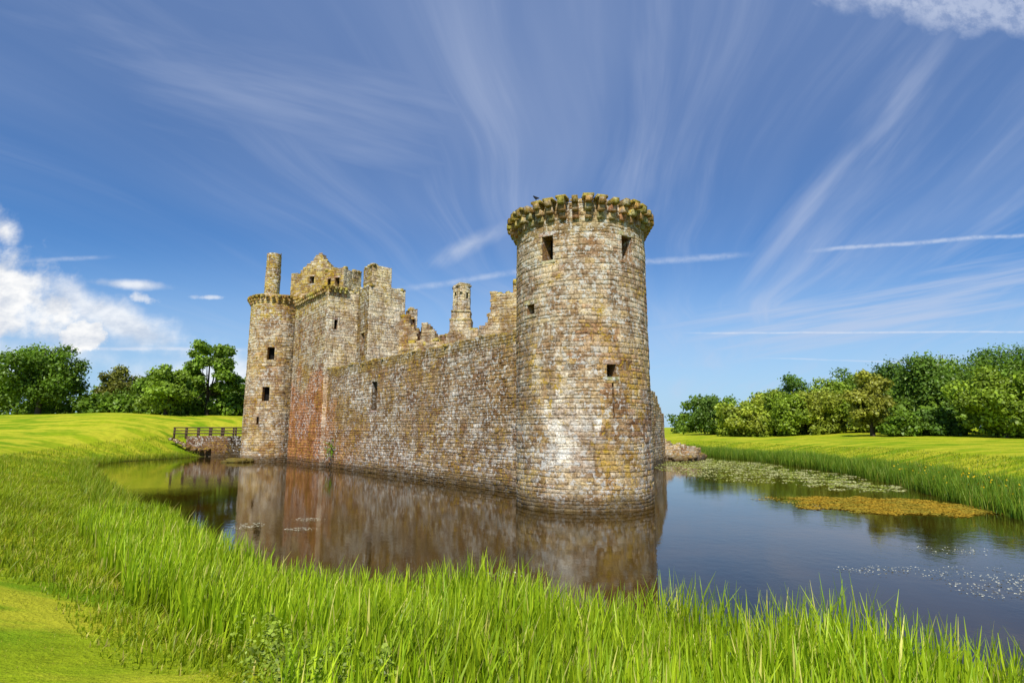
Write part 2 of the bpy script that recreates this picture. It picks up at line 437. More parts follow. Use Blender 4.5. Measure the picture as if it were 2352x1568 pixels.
# --- gatehouse round tower
cx,cy=-30.9,73.8; Rg=3.35; ag=math.radians(math.degrees(math.atan2(-cy,-cx))-180)
pg=cyl_pos(cx,cy,Rg,ag,.002)
mb=MB()
og=masonry(mb,pg,2*math.pi*Rg,-1.2,lambda s:20.75+.1*ns(s,1,0,.7),[op(Rg,-9.8,.85,12.4,14.1),op(Rg,-15,.85,7.4,9.1),op(Rg,-28,.3,4.6,5.4),op(Rg,40,.4,15.6,16.2)],.32,.56,.9,colf_gate,closed=True,step=.35,seed=8,relief=.035)
disc(mb,cx,cy,2.7,19.8,(.2,.18,.05))
gt=mb.obj('gatehouse_tower',[STONE],castle,(cx,cy,0),label='round gatehouse tower with ochre lichen and small square windows')
for o in og: window(pg,o,gt,.7)
cmg=[corbel_mesh('corbel',.88,s+20,STONEM) for s in range(5)]
for i in range(32):
    a=2*math.pi*i/32; o=bpy.data.objects.new('corbel',cmg[R0.randrange(5)])
    link(o,gt,(cx+3.26*math.cos(a),cy+3.26*math.sin(a),19.75+R0.uniform(-.03,.03))); o.rotation_euler=(0,0,a)
# --- rectangular blocks
def block(name,corner,dx,dy,w,d,z0,top,opsf=(),opss=(),colf=colf_gate,seed=1,label=None,ch=.31,bw=.52,mat=STONE,thick=.7,parent=castle,windepth=.5,shade_k=1.0):
    mb=MB(); t=topf=top if callable(top) else (lambda s:top)
    c0=np.array(corner,float); X_=np.array(dx,float); Y_=np.array(dy,float)
    c1=c0+X_*w; c2=c1+Y_*d; c3=c0+Y_*d
    wins=[]
    lit_col=lambda x,y,z,r:lerp(colf(x,y,z,r),(.72,.66,.52),.6)  # right-hand face paled in colour to look sunlit
    cf_=lambda x,y,z,r:tuple(v*shade_k for v in colf(x,y,z,r))  # remaining faces darkened in colour as the shaded sides
    for i,(p,dr,S,ops) in enumerate(((c0,X_,w,opsf),(c1,Y_,d,opss),(c2,-X_,w,()),(c3,-Y_,d,()))):
        n=-Y_ if i==0 else (X_ if i==1 else (Y_ if i==2 else -X_))
        ps=plane_pos(tuple(p),tuple(dr),tuple(n))
        o=masonry(mb,ps,S,z0,t if i==0 else (lambda s,i=i:t(0)+.35*ns(s,i*7.3+seed,0,.8)),ops,ch,bw,thick,lit_col if i==1 else cf_,caps=(False,False),step=.7,seed=seed*10+i,eps=.004*i)
        for q in o: wins.append((ps,q))
    zr=t(0)-.6; m=thick*.5
    q=[c0+(X_+Y_)*m,c1+(-X_+Y_)*m,c2-(X_+Y_)*m,c3+(X_-Y_)*m]
    mb.quad([(a[0],a[1],zr) for a in q],(.14,.12,.04))
    r=random.Random(seed)
    for i in range(int((w+d)*1.6)):
        e=r.choice([0,1]); u=r.random()
        p=(c0+X_*w*u+Y_*.2) if e==0 else (c1+Y_*d*u-X_*.2)
        mb.box((p[0],p[1],t(0)+.05),(r.uniform(.15,.38),r.uniform(.12,.25),r.uniform(.08,.28)),r.uniform(0,3),(.38,.30,.07),.06,0,.2,r)
    kw={'label':label} if label else {}
    ob=mb.obj(name,[mat],parent,(c0[0],c0[1],z0),**kw)
    for ps,q in wins: window(ps,q,ob,windepth)
    return ob
NA=(-A[0],-A[1])
cg=L(43.2,-.5)
def colf_gw(x,y,z,r):
    c=colf_gate(x,y,z,r); f=max(0,min(1,(11-z)/3+ns(x,y,z,.4,4)*1.6)); return lerp(c,(.44,.17,.065),f*.85)
gb=block('gatehouse_block',cg,NA,IN,10.6,7.5,-1.2,19.4,[(1.6,2.0,15.0,17.0),(6.4,6.7,6.2,7.4)],[(.9,1.3,15.0,16.0)],colf_gw,2,'tall square gatehouse block with red sandstone lower wall',shade_k=.85)
for i in range(18):
    p=L(43.2-.3-i*.58,-.5+.08); o=bpy.data.objects.new('corbel',cmg[R0.randrange(5)])
    link(o,gb,(p[0],p[1],18.75+R0.uniform(-.05,.05))); o.rotation_euler=(0,0,math.atan2(NO[1],NO[0]))
for i in range(4):
    p=L(32.6+.08,-.3+i*.6); o=bpy.data.objects.new('corbel',cmg[R0.randrange(5)])
    link(o,gb,(p[0],p[1],18.75)); o.rotation_euler=(0,0,math.atan2(NA[1],NA[0]))
# turret stands clear of the block, leaving a narrow slot whose shade is painted in
block('gatehouse_turret',L(31.3,2.6),NA,IN,2.7,4.4,1,19.5,[(1.0,1.8,12.4,14.5)],(),colf_gate,3,'square stair turret with sunlit and shaded sides painted into its stone',shade_k=.5)
mb=MB(); q0=L(32.6,4.6); iw=plane_pos(q0,NA,NO); masonry(mb,iw,1.4,1,18.6,(),.32,.5,.3,lambda x,y,z,r:(.05,.035,.025),seed=66); mb.obj('recess_shade_wall',[STONE],castle,(q0[0],q0[1],1))  # near-black wall colour stands for the shade in the slot
block('chimney',L(31.6,3.2),NA,IN,2.2,2.4,19.0,22.1,(),(),colf_gate,4,'broad ruined chimney stack',thick=.5,shade_k=.7)
block('gatehouse_range',L(28.6,7.1),NA,IN,.9,1.0,9,lambda s:17.2-s*3,(),(),colf_gate,12)
block('caphouse',(-28.6,73.2),(.93,-.36),(.36,.93),6.2,5.0,18.5,22.0,[(2.4,3.1,20.2,21.3)],(),colf_gate,5,'roofless caphouse storey on the gatehouse')
def gtop(s):
    if s<1.0: return 24.3
    if s<1.5: return 24.0
    if s<4.2: return 24.3+(s-1.5)*.75+.25*ns(s,2,0,2.5)
    if s<4.9: return 26.4
    return 26.1-(s-4.9)*1.1+.3*ns(s,5,0,2.5)
mb=MB(); ps=plane_pos((-29.2,73.1),(.93,-.36),(-.36,-.93))
og=masonry(mb,ps,6.4,18.5,gtop,[(3.1,3.8,22.6,23.6)],.26,.5,.8,colf_gate,seed=44,step=.25)
gw=mb.obj('stepped_gable',[STONEM],castle,(-29.2,73.1,18.5),label='crow-stepped gable wall covered with yellow lichen')
for o in og: window(ps,o,gw,.5)
block('cap_turret',(-23.1,68.2),(.9,-.43),(.43,.9),3.0,3.2,18.8,23.3,[(.5,1.0,21.2,22.2),(1.7,2.4,21.0,22.2)],(),colf_gate,6,'small square turret with twin dark openings',mat=STONEM,thick=.5)
mb=MB(); pch=cyl_pos(-34.0,78.6,1.15,0,.007); masonry(mb,pch,2*math.pi*1.15,17,lambda s:28.6+.15*ns(s,0,0,2),(),.36,.5,.35,colf_gate,closed=True,step=.3,seed=7); disc(mb,-34,78.6,.7,27.8,(.02,.02,.02),16)
mb.obj('chimney',[STONE],castle,(-34,78.6,17),label='tall plain rounded chimney stack')
def iwall(name,p,q,z0,top,ops=(),seed=1,thick=.9,label=None,mat=STONE,colf=colf_gate,back=False):
    mb=MB(); v=np.array(q,float)-np.array(p,float); S=float(np.hypot(*v)); v/=S
    ps=plane_pos(p,tuple(v),(v[1],-v[0])); o=masonry(mb,ps,S,z0,top,ops,.28,.5,thick,colf,seed=seed,step=.3)
    if back:
        pb=plane_pos((q[0]-v[1]*thick,q[1]+v[0]*thick),(-v[0],-v[1]),(-v[1],v[0])); masonry(mb,pb,S,z0,lambda s:top(S-s) if callable(top) else top,(),.32,.6,.3,colf,caps=(False,False),back=False,seed=seed+1,eps=.006)
    r=random.Random(seed)
    for i in range(int(S*2)):
        s=r.uniform(.2,S-.2); x,y,_=ps(s,0,-thick*r.uniform(.2,.8)); zt=top(s) if callable(top) else top
        mb.box((x,y,zt-.05),(r.uniform(.15,.35),r.uniform(.12,.25),r.uniform(.1,.3)),r.uniform(0,3),(.38,.31,.07),.08,0,.2,r)
    kw={'label':label} if label else {}
    ob=mb.obj(name,[mat],castle,(p[0],p[1],z0),**kw)
    for w in o: window(ps,w,ob,thick*.8)
    return ob
def t1(s):
    b=13.3+.5*ns(s,2,0,.6)+.35*ns(s,7,0,2.2)
    if .2<s<1.3: b=16.4-.5*abs(s-.6)+.3*ns(s,1,0,3)
    elif 1.3<=s<2.2: b=15.2-(s-1.3)*.8
    elif 2.7<s<3.5: b=15.2+.2*ns(s,1,0,3)
    elif 3.5<=s<4.1: b=14.4
    elif 5.8<s<7.4: b=14.1+.3*ns(s,1,0,2)
    return b
iwall('ruined_range',(-12.4,61.5),(-1.9,58.5),1,t1,[(2.1,2.7,12.2,13.2),(4.6,5.2,12.0,12.9)],21,label='broken wall of the roofless inner range',mat=STONEM,back=True)
iwall('ruined_range',(-9.6,66.5),(2,60),1,lambda s:14.5+.9*ns(s,5,0,.5)+.4*ns(s,9,0,1.9),(),23,mat=STONEM)
iwall('ruined_range',(-11.5,58.2),(-3.2,53.2),1,lambda s:(12.5 if s<7 else 13.2)+.6*ns(s,9,0,.5)+.3*ns(s,3,0,2),(),24,mat=STONEM)
def t2(s):
    if s<.9: return 13.6+.8*s+.4*ns(s,2,0,2.5)
    if s<1.3: return 15.3
    return 17.3+.15*ns(s,2,0,1)
iwall('ruined_range',(-3.3,55.6),(3.5,53.8),1,t2,(),22,1.1,'high broken wall end with yellow lichen',mat=STONEM,back=True)
block('chimney',(.15,57),(1,0),(0,1),1.3,1,12,18.9,(),(),colf_gate,9,thick=.3)
mb=MB(); 
def sqp(c,R,n):
    return [(c[0]+R*math.cos(2*math.pi*(i+.5)/n-1.57),c[1]+R*math.sin(2*math.pi*(i+.5)/n-1.57)) for i in range(n)]
def prism(mb,c,R,n,z0,z1,seed,opz=None):
    P_=sqp(c,R,n)
    for i in range(n):
        p=np.array(P_[i]);q=np.array(P_[(i+1)%n]);v=q-p;S=float(np.hypot(*v));v/=S
        ps=plane_pos(tuple(p),tuple(v),(v[1],-v[0])); masonry(mb,ps,S,z0,z1,[(S*.3,S*.7,opz[0],opz[1])] if opz else (),.33,.45,.22,lambda x,y,z,r:lerp(colf_gate(x,y,z,r),PALE,.45),caps=(False,False),seed=seed+i,eps=.002*i,step=.6)
prism(mb,(-5.6,62),1.62,4,8,15.6,70); prism(mb,(-5.6,62),1.42,4,15.4,16.6,75); prism(mb,(-5.6,62),1.0,8,16.4,19.5,80,(18.3,18.9))
mb.box((-5.6,62,15.7),(1.2,1.2,.13),0,(.4,.34,.17),.03); mb.box((-5.6,62,16.7),(1.06,1.06,.12),0,(.42,.36,.2),.03); mb.box((-5.6,62,19.6),(.84,.84,.14),.4,(.44,.39,.24),.04); mb.box((-5.5,62,19.85),(.66,.66,.13),.4,(.42,.37,.22),.05)
mb.quad([(-6.2,61.4,17),(-5,61.4,17),(-5,62.6,17),(-6.2,62.6,17)],(.02,.02,.02))
mb.obj('chimney',[STONE],castle,(-5.6,62,8),label='stepped octagonal chimney on a square base')
def t3(s):
    if s<27: return 8.3+.5*ns(s,4,0,.4)
    if s<33: return 8.3-(s-27)*.12+.3*ns(s,4,0,1.2)
    if s<36.5: return 7.0-(s-33)*.25
    return 5.8
iwall('curtain_wall',(4.9,35.6),(18.9,71.5),-1.2,t3,(),31,1.8,'ruined curtain wall ending in a broken edge')
iwall('curtain_wall',(18.3,72.5),(-20,86),-1.2,lambda s:7.2+1.0*ns(s,6,0,.3),(),32,1.8)
mb=MB(); ps=cyl_pos(-22,84.5,3.3,0); masonry(mb,ps,2*math.pi*3.3,-1.2,17.5,(),.38,.8,.9,colf_gate,closed=True,step=.5,seed=90); disc(mb,-22,84.5,2.8,16.8,(.2,.18,.05))
mb.obj('gatehouse_tower',[STONE],castle,(-22,84.5,0))
mb=MB(); ps=cyl_pos(21.3,75.2,3.1,-2.6,0); masonry(mb,ps,3.1*3.6,-1.2,lambda s:2.3-.12*s+.6*ns(s,2,0,.6),(),.3,.55,1.4,colf_gate,seed=91,step=.4)
r=random.Random(9)
for i in range(90):
    a=r.uniform(-2.7,1.0); q=r.uniform(.4,3.6); h=max(.1,2.6-q*.55-max(0,a)*.5)*r.uniform(.5,1)
    mb.box((21.3+q*math.cos(a),75.2+q*math.sin(a),h-.2),(r.uniform(.2,.5),r.uniform(.2,.4),r.uniform(.15,.32)),r.uniform(0,3),(.36,.28,.17),.08,0,.2,r)
mb.box((21.3,75.2,.1),(2.4,2.4,1.0),.4,(.25,.2,.12),.2)
mb.obj('ruined_tower_base',[STONE],castle,(21.3,75.2,0),label='low tumbled foundation of a collapsed corner tower')
me=mesh_np('courtyard',[(3,37,1.3),(18,71,1.3),(-20,82,1.3),(-29,74,1.3)],[(0,1,2,3)],[mt]); o=bpy.data.objects.new('courtyard',me); link(o); o['kind']='structure'; o['label']='grassy courtyard floor inside the castle walls'; o['category']='ground'
# ------------------------------------------------------------------ footbridge
br=empty('footbridge',(-43,86,0),label='timber footbridge with railings on a stone abutment over the moat',category='bridge')
mb=MB()
for (p,v,S,n) in (((-47.5,84.2),(1,0),12.3,(0,-1)),((-35.2,84.2),(0,1),3.2,(1,0))):
    masonry(mb,plane_pos(p,v,n),S,-1.2,2.75,(),.27,.48,.6,lambda x,y,z,r:(.05,.035,.025) if -41.4<x<-38.2 else lerp(colf_base(x,y,z,r),(.15,.07,.04),.8),caps=(False,False),seed=95,step=.6,eps=.003*v[1])  # one stretch painted dark for the shadowed gap under the deck
mb.quad([(-47.5,84.2,2.7),(-35.2,84.2,2.7),(-35.2,87.4,2.7),(-47.5,87.4,2.7)],(.2,.17,.1))
for i in range(14): mb.box((-49.3+i*.4+R0.uniform(-.2,.2),83.9+R0.uniform(-.3,.1),1.0+1.5*max(0,1-i/8.)),(.28,.22,.2),R0.uniform(0,3),(.18,.11,.06),.06)
mb.obj('abutment',[STONE],br,(-45,84.2,0))
mb=MB()
for i in range(54): mb.box((-48.6+i*.28,85.8,2.86),(.125,1.6,.05),0,(.1,.07,.05),.006)
mb.obj('deck',[WOOD],br,(-42,86,2.8))
for yy in (84.3,87.3):
    for i in range(9):
        mb=MB(); x=-49.4+i*1.8; mb.box((x,yy,3.35),(.1,.1,.85),0,(.1,.07,.05),.01); mb.obj('post',[WOOD],br,(x,yy,2.6))
    for z in (3.3,3.72,4.14):
        mb=MB(); mb.box((-42.2,yy-.12,z),(7.3,.04,.085),0,(.1,.07,.05),.006); mb.obj('rail',[WOOD],br,(-42.2,yy-.12,z))
mb=MB(); r=random.Random(2)
for i in range(9): mb.box((-33.2+r.uniform(-1.3,1.3),69.9+r.uniform(-.5,.5),.1+r.uniform(-.1,.15)),(r.uniform(.4,.9),r.uniform(.3,.5),r.uniform(.15,.3)),r.uniform(-.4,.4),(.40,.36,.05),.1,0,.25,r)
mb.obj('mossy_rock',[STONEM],None,(-33.2,69.9,0),label='flat mossy yellow-green rocks at the foot of the gatehouse tower',category='rock')
# ------------------------------------------------------------------ trees
def tube(mb,pts,rs,col,n=8):
    b0=len(mb.v); pts=[Vector(p) for p in pts]
    for i,p in enumerate(pts):
        d=(pts[min(i+1,len(pts)-1)]-pts[max(i-1,0)]).normalized(); u=d.orthogonal().normalized(); w=d.cross(u)
        for k in range(n):
            a=2*math.pi*k/n; q=p+(u*math.cos(a)+w*math.sin(a))*rs[i]; mb.v.append(tuple(q)); mb.c.append(col)
    for i in range(len(pts)-1):
        for k in range(n):
            k2=(k+1)%n; mb.f.append((b0+i*n+k,b0+i*n+k2,b0+i*n+n+k2,b0+i*n+n+k)); mb.m.append(0)
def leaves(C,Nrm,size,tint,g):
    n=len(C)
    v=g.normal(size=(n,3)); u=np.cross(Nrm,v); u/=np.linalg.norm(u,axis=1)[:,None]+1e-9
    w=np.cross(Nrm,u)
    s=size*g.uniform(.6,1.3,n)[:,None]; k=g.uniform(.5,.9,n)[:,None]
    V=np.stack([C-u*s,C-w*s*k+Nrm*s*.15,C+u*s,C+w*s*k-Nrm*s*.15],1).reshape(-1,3)
    F=np.arange(4*n).reshape(n,4)
    return V,F,np.repeat(tint,4,0)
def crown_pts(lobes,n,g,tint,outw=.8):
    rr=np.array([l[3] for l in lobes]); pr=rr**2/np.sum(rr**2)
    li=g.choice(len(lobes),n,p=pr); Lb=np.array([l[:3] for l in lobes])
    lt=g.uniform(.70,1.28,len(lobes))
    d=g.normal(size=(n,3)); d/=np.linalg.norm(d,axis=1)[:,None]
    q=(g.uniform(.2,1,n)**.5)[:,None]
    sc=np.array([1,1,.75])
    wob=1+.3*np.sin(d[:,:1]*7+li[:,None])*np.sin(d[:,1:2]*6+li[:,None]*2)+g.normal(size=(n,1))*.16
    C=Lb[li]+d*q*wob*rr[li][:,None]*sc
    Nm=d*outw+g.normal(size=(n,3))*.6+np.array([0,-.1,.35]); Nm/=np.linalg.norm(Nm,axis=1)[:,None]
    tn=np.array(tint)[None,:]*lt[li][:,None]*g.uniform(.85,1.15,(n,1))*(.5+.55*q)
    return C,Nm,tn
def tree(x,y,h,w,cb,nleaf,tint,seed,label,airy=False,size=.25,nl=36,name='broadleaf_tree',trunk=1.0):
    g=np.random.default_rng(seed); r=random.Random(seed)
    z0=float(terr(x,y)); e=empty(name,(x,y,z0),label=label,category='tree',group='trees around the castle field')
    lobes=[]; hc=h*(1-cb); zc=z0+h*cb+hc*.47
    ax=r.uniform(0,6.28)
    for i in range(nl):
        while True:
            p=Vector((r.uniform(-1,1),r.uniform(-1,1),r.uniform(-1,1)))
            if p.length<1 and (p.length>.4): break
        an=math.atan2(p.y,p.x); k=.82*(1+.13*math.sin(3*an+ax)+.08*math.sin(5*an+2*ax)+.1*math.sin(p.z*4+ax))
        p*=k
        lr=r.uniform(.15,.27)*w/2*(.85 if airy else 1.15)
        taper=1-.25*max(0,p.z)
        lobes.append((x+p.x*w/2*taper,y+p.y*w/2*taper,zc+p.z*hc/2*1.0,lr))
    if not airy: lobes.append((x,y,zc,w*.27)); lobes.append((x,y,zc+hc*.2,w*.2)); lobes.append((x,y,zc-hc*.2,w*.26))
    C,Nm,tn=crown_pts(lobes,int(nleaf*1.45),g,tint)
    C[:,2]=np.maximum(C[:,2],z0+h*cb*.8+g.uniform(0,.6,len(C)))
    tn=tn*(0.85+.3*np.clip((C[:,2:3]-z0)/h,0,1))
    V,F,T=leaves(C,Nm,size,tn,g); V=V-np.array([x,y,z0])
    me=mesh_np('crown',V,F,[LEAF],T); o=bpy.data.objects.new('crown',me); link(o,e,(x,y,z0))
    mb=MB(); th=h*(cb+.3); R_=h*.026*trunk; lean=r.uniform(-.04,.04)*h
    tube(mb,[(x,y,z0-.3),(x+lean*.2,y,z0+th*.3),(x+lean*.6,y,z0+th*.65),(x+lean,y,z0+th),(x+lean,y,z0+h*.85)],[R_*1.5,R_*1.05,R_*.9,R_*.65,R_*.15],(1,1,1),10)
    for i,l in enumerate(lobes[:16]):
        k=r.uniform(.35,.95); b=Vector((x+lean*k,y,z0+th*k)); q=Vector(l[:3]); m=(b+q)/2+Vector((0,0,-.04*h))
        tube(mb,[b,m,q],[R_*.45,R_*.28,R_*.06],(1,1,1),6)
    V=np.array(mb.v)-np.array([x,y,z0]); me=mesh_np('trunk',V,mb.f,[BARK],np.array(mb.c),smooth=True)
    o=bpy.data.objects.new('trunk',me); link(o,e,(x,y,z0))
DKG=(.09,.175,.018); MDG=(.145,.25,.02); LTG=(.24,.35,.028); YLG=(.34,.40,.04); OLV=(.20,.22,.03)
tree(-91,110,15.2,17.5,.06,16000,(.12,.22,.016),1,'big round dark green oak on the mown rise',nl=56)
tree(-87,126,12.0,11,.05,8000,OLV,2,'olive green tree in the hedge row')
tree(-79,123,10.5,11,.05,8000,MDG,3,'dark green tree in the hedge row')
tree(-72,121,10.5,10,.05,8000,LTG,4,'green tree in the hedge row')
tree(-66,117,9.0,9,.05,7000,MDG,16,'dark green tree in the hedge row')
tree(-60.5,100,9.3,10.5,.0,10000,(.22,.34,.03),5,'dense light green low tree beside a taller one')
tree(-57.0,107,15.6,13,.06,15000,(.17,.28,.022),6,'tall airy tree with gaps between its branches',airy=True,nl=52,trunk=.7)
tree(-51.5,111,9,7,.02,6000,MDG,7,'small airy green tree by the field edge',airy=True,nl=26,trunk=.7)
tree(-48.0,116,7,6,.02,3500,LTG,8,'small pale green tree by the field edge',airy=True,nl=20,trunk=.7)
tree(-111,120,13,14,.1,7000,MDG,9,'dark green tree at the field edge')
tree(52,150,9.8,15,.03,8000,(.13,.23,.03),20,'rounded green tree at the far field edge',size=.3)
tree(49.5,121,6.8,10,.0,6000,YLG,21,'pale yellow-green willow bush beside the meadow',name='willow_tree')
tree(56,119,9.2,13,.0,9000,LTG,22,'pale green willow beside the meadow',name='willow_tree')
tree(63,117,10,14,.0,10000,YLG,23,'rounded yellow-green willow beside the meadow',name='willow_tree')
tree(70,112,9.5,12,.0,8000,LTG,24,'light green willow beside the wood',name='willow_tree')
tree(58,128,11,14,.0,6000,YLG,36,'light green willow behind a rounded bush',name='willow_tree')
tree(67,122,12.5,13,.0,7000,LTG,37,'light green willow behind a rounded bush',name='willow_tree')
tree(79,160,16.5,15,.1,6000,DKG,25,'dark green oak behind the willows',size=.3)
tree(90,150,17,18,.1,6000,MDG,26,'green tree on the wooded rise',size=.3)
tree(59.5,95,11.6,9,.08,8000,(.29,.31,.04),27,'slender yellowish tree in front of the wood')
tree(80,120,17,17,.08,10000,DKG,28,'dark oak of the wood edge')
tree(72.5,99,13.6,17,.08,17000,(.11,.20,.02),29,'large dark green oak with a visible trunk',nl=54)
tree(112,130,22,26,.08,14000,DKG,30,'tall dark oak of the wood',nl=50)
tree(96,126,19,20,.08,10000,MDG,34,'tall green oak of the wood')
tree(72,84,10.5,13,.0,11000,LTG,31,'broad green tree at the wood edge')
tree(80,87,13.5,14,.0,11000,MDG,32,'broad green tree at the wood edge')
tree(68,92,5.0,8,.0,5000,DKG,33,'dense dark green shrub under the oaks')
tree(62,91,4.0,7,.0,4000,MDG,35,'dense green shrub under the oaks')
def wood(name,pts,n,tint,seed,label,size=.42):
    g=np.random.default_rng(seed); lobes=[]
    for (x0,y0,x1,y1,h) in pts:
        Ln=math.hypot(x1-x0,y1-y0)
        for i in range(int(Ln/1.6)):
            u=g.random(); x=x0+(x1-x0)*u+g.normal()*1.5; y=y0+(y1-y0)*u+g.normal()*2.5; z=float(terr(x,y)); hh=h*g.uniform(.5,1)
            for k in range(3): lobes.append((x+g.normal(),y+g.normal(),z+hh*(.2+.33*k)*.9,g.uniform(1.2,2.4)))
    C,Nm,tn=crown_pts(lobes,n,g,tint); V,F,T=leaves(C,Nm,size,tn,g)
    me=mesh_np(name,V,F,[LEAF],T); o=bpy.data.objects.new(name,me); link(o); o['kind']='stuff'; o['label']=label; o['category']='woodland'
wood('woodland',[(-150,140,-52,130,8.5),(-100,119,-52,112,4)],30000,MDG,61,'distant hedge and woodland beyond the rise')
wood('woodland',[(46,160,110,132,12),(70,112,140,96,11),(140,96,150,60,11),(66,98,84,88,6)],46000,(.15,.25,.022),62,'wooded edge of the meadow with mixed green trees')
wood('woodland',[(48,124,76,110,8),(52,132,80,122,10)],32000,(.30,.385,.035),64,'continuous pale yellow-green willow scrub beside the meadow',.32)
wood('woodland',[(-60,190,60,190,7)],9000,MDG,63,'far-off wood behind the castle')
# ------------------------------------------------------------------ grass
def blades(name,P,H,W,bend,seg,tint,label,seed,mat=GRASS,cat='grass'):
    g=np.random.default_rng(seed); n=len(P)
    a=g.uniform(0,2*np.pi,n); b=a+g.uniform(.8,2.2,n)
    D=np.stack([np.cos(a),np.sin(a),np.zeros(n)],1); S=np.stack([np.cos(b),np.sin(b),np.zeros(n)],1)
    D+=np.array([.25,.05,0])
    bd=bend*g.uniform(.2,1.6,n); rows=[]
    for k in range(seg+1):
        t_=k/seg; wv=(W*(1-t_)**.5 if k<seg else W*.06)[:,None]
        c=P+D*(H*bd*t_**2)[:,None]+np.array([0,0,1])*(H*(t_-.35*bd*t_**2.5))[:,None]
        rows.append(c-S*wv/2); rows.append(c+S*wv/2)
    V=np.stack(rows,1).reshape(-1,3); m=2*(seg+1)
    base=(np.arange(n)*m)[:,None]
    F=np.concatenate([base+np.array([[2*k,2*k+1,2*k+3,2*k+2]]) for k in range(seg)],1).reshape(-1,4)
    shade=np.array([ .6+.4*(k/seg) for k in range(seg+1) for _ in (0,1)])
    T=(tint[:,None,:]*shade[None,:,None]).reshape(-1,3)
    me=mesh_np(name,V,F,[mat],T); o=bpy.data.objects.new(name,me); link(o); o['kind']='stuff'; o['label']=label; o['category']=cat
def scatter(n,x0,x1,y0,y1,fn,g):
    x=g.uniform(x0,x1,n); y=g.uniform(y0,y1,n); d=sdf(x,y); keep=fn(x,y,d,g)&~((x>-50)&(x<-30)&(y>82.5)&(y<89)&(d<6))
    x,y,d=x[keep],y[keep],d[keep]; return np.stack([x,y,terr(x,y,d)-.02],1),d
def tmix(n,g,a,b,c=None,pc=.1):
    t_=g.uniform(0,1,(n,1)); T=np.array(a)*(1-t_)+np.array(b)*t_
    if c is not None:
        k=g.random(n)<pc; T[k]=np.array(c)
    return T
def clump(x,y,s=1.1): return .5+.5*np.sin(x*2.3*s+np.sin(y*1.7*s)*1.5)*np.sin(y*2.9*s+np.sin(x*1.3*s))
def dl(x,y): return np.interp(x,[-8,-2.6,-1.0],[3.7,6.0,14])+np.interp(y,[12,25],[0,9])
g=rng
RG1=(.24,.42,.010); RG2=(.50,.66,.025); RG3=(.72,.70,.18)
P,d=scatter(200000,-16,16,2,25,lambda x,y,d,g:(d>-.5)&(d<np.where(x<-6,2.4,6.8))&(x/np.maximum(y,1)<1.1)&(g.random(len(x))<(.4+.6*clump(x,y)))&(d<dl(x,y)-1.5),g)
n=len(P); cl=clump(P[:,0],P[:,1],.5); H=g.uniform(.55,1.1,n)*np.interp(d,[0,1.5,6],[1.3,1.15,.78])*(.8+.4*cl)*np.interp(P[:,0],[-6,-3,2,7],[.9,.98,1.05,1.2]); W=g.uniform(.022,.056,n)
T_=tmix(n,g,RG1,RG2,RG3,.08)*(.82+.3*clump(P[:,0],P[:,1],.35))[:,None]
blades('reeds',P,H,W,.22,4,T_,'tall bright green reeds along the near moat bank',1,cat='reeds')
P,d=scatter(210000,-30,14,1.5,38,lambda x,y,d,g:(d>1.2)&(d<dl(x,y)+.1)&(x/np.maximum(y,1)<1.1),g)
n=len(P); H=g.uniform(.2,.48,n)*(.7+.5*clump(P[:,0],P[:,1],.7))*np.clip((dl(P[:,0],P[:,1])+.3-d)/1.2,.3,1); W=g.uniform(.014,.034,n)
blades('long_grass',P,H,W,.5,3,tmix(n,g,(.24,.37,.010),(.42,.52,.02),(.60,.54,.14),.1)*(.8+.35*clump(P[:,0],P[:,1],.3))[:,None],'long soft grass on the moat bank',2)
P,d=scatter(260000,-20,-1,1.5,20,lambda x,y,d,g:(d>dl(x,y)-.4),g)
n=len(P); H=g.uniform(.015,.045,n); W=g.uniform(.008,.016,n)
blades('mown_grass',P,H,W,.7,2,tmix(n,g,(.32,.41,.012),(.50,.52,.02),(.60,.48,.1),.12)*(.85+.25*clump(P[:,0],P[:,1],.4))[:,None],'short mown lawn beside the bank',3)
P,d=scatter(260000,-60,-8,18,100,lambda x,y,d,g:(d>-.4)&(d<7)&(g.random(len(x))<np.where(d<1.8,1,.55)),g)
n=len(P); H=np.where(d<1.6,g.uniform(.5,1.0,n),g.uniform(.2,.45,n)); W=g.uniform(.02,.045,n)
blades('bank_grass',P,H,W,.35,2,tmix(n,g,(.20,.34,.012),(.38,.48,.02),(.54,.48,.1),.08)*(.82+.3*clump(P[:,0],P[:,1],.2))[:,None],'rough grass and reeds along the bank',4)
P,d=scatter(380000,17,48,14,112,lambda x,y,d,g:(d>-.9)&(d<3.6)&(g.random(len(x))<(.5+.5*clump(x,y,.4))),g)
n=len(P); H=g.uniform(.7,1.5,n)*np.where(d<1.8,1.1,.6)*(.75+.45*clump(P[:,0],P[:,1],.25)); W=g.uniform(.03,.06,n)
blades('reeds',P,H,W,.25,2,tmix(n,g,(.09,.22,.014),(.27,.40,.03),(.44,.46,.08),.06),'dense dark green reeds along the far moat bank',5,cat='reeds')
P,d=scatter(160000,20,70,24,112,lambda x,y,d,g:(d>3)&(d<9),g)
n=len(P); H=g.uniform(.12,.3,n); W=g.uniform(.03,.06,n)
blades('bank_grass',P,H,W,.5,1,tmix(n,g,(.22,.34,.012),(.38,.46,.02),(.50,.46,.1),.06),'rough grass above the far reeds',6)
g=np.random.default_rng(77); cs=[];nm=[];tt=[]
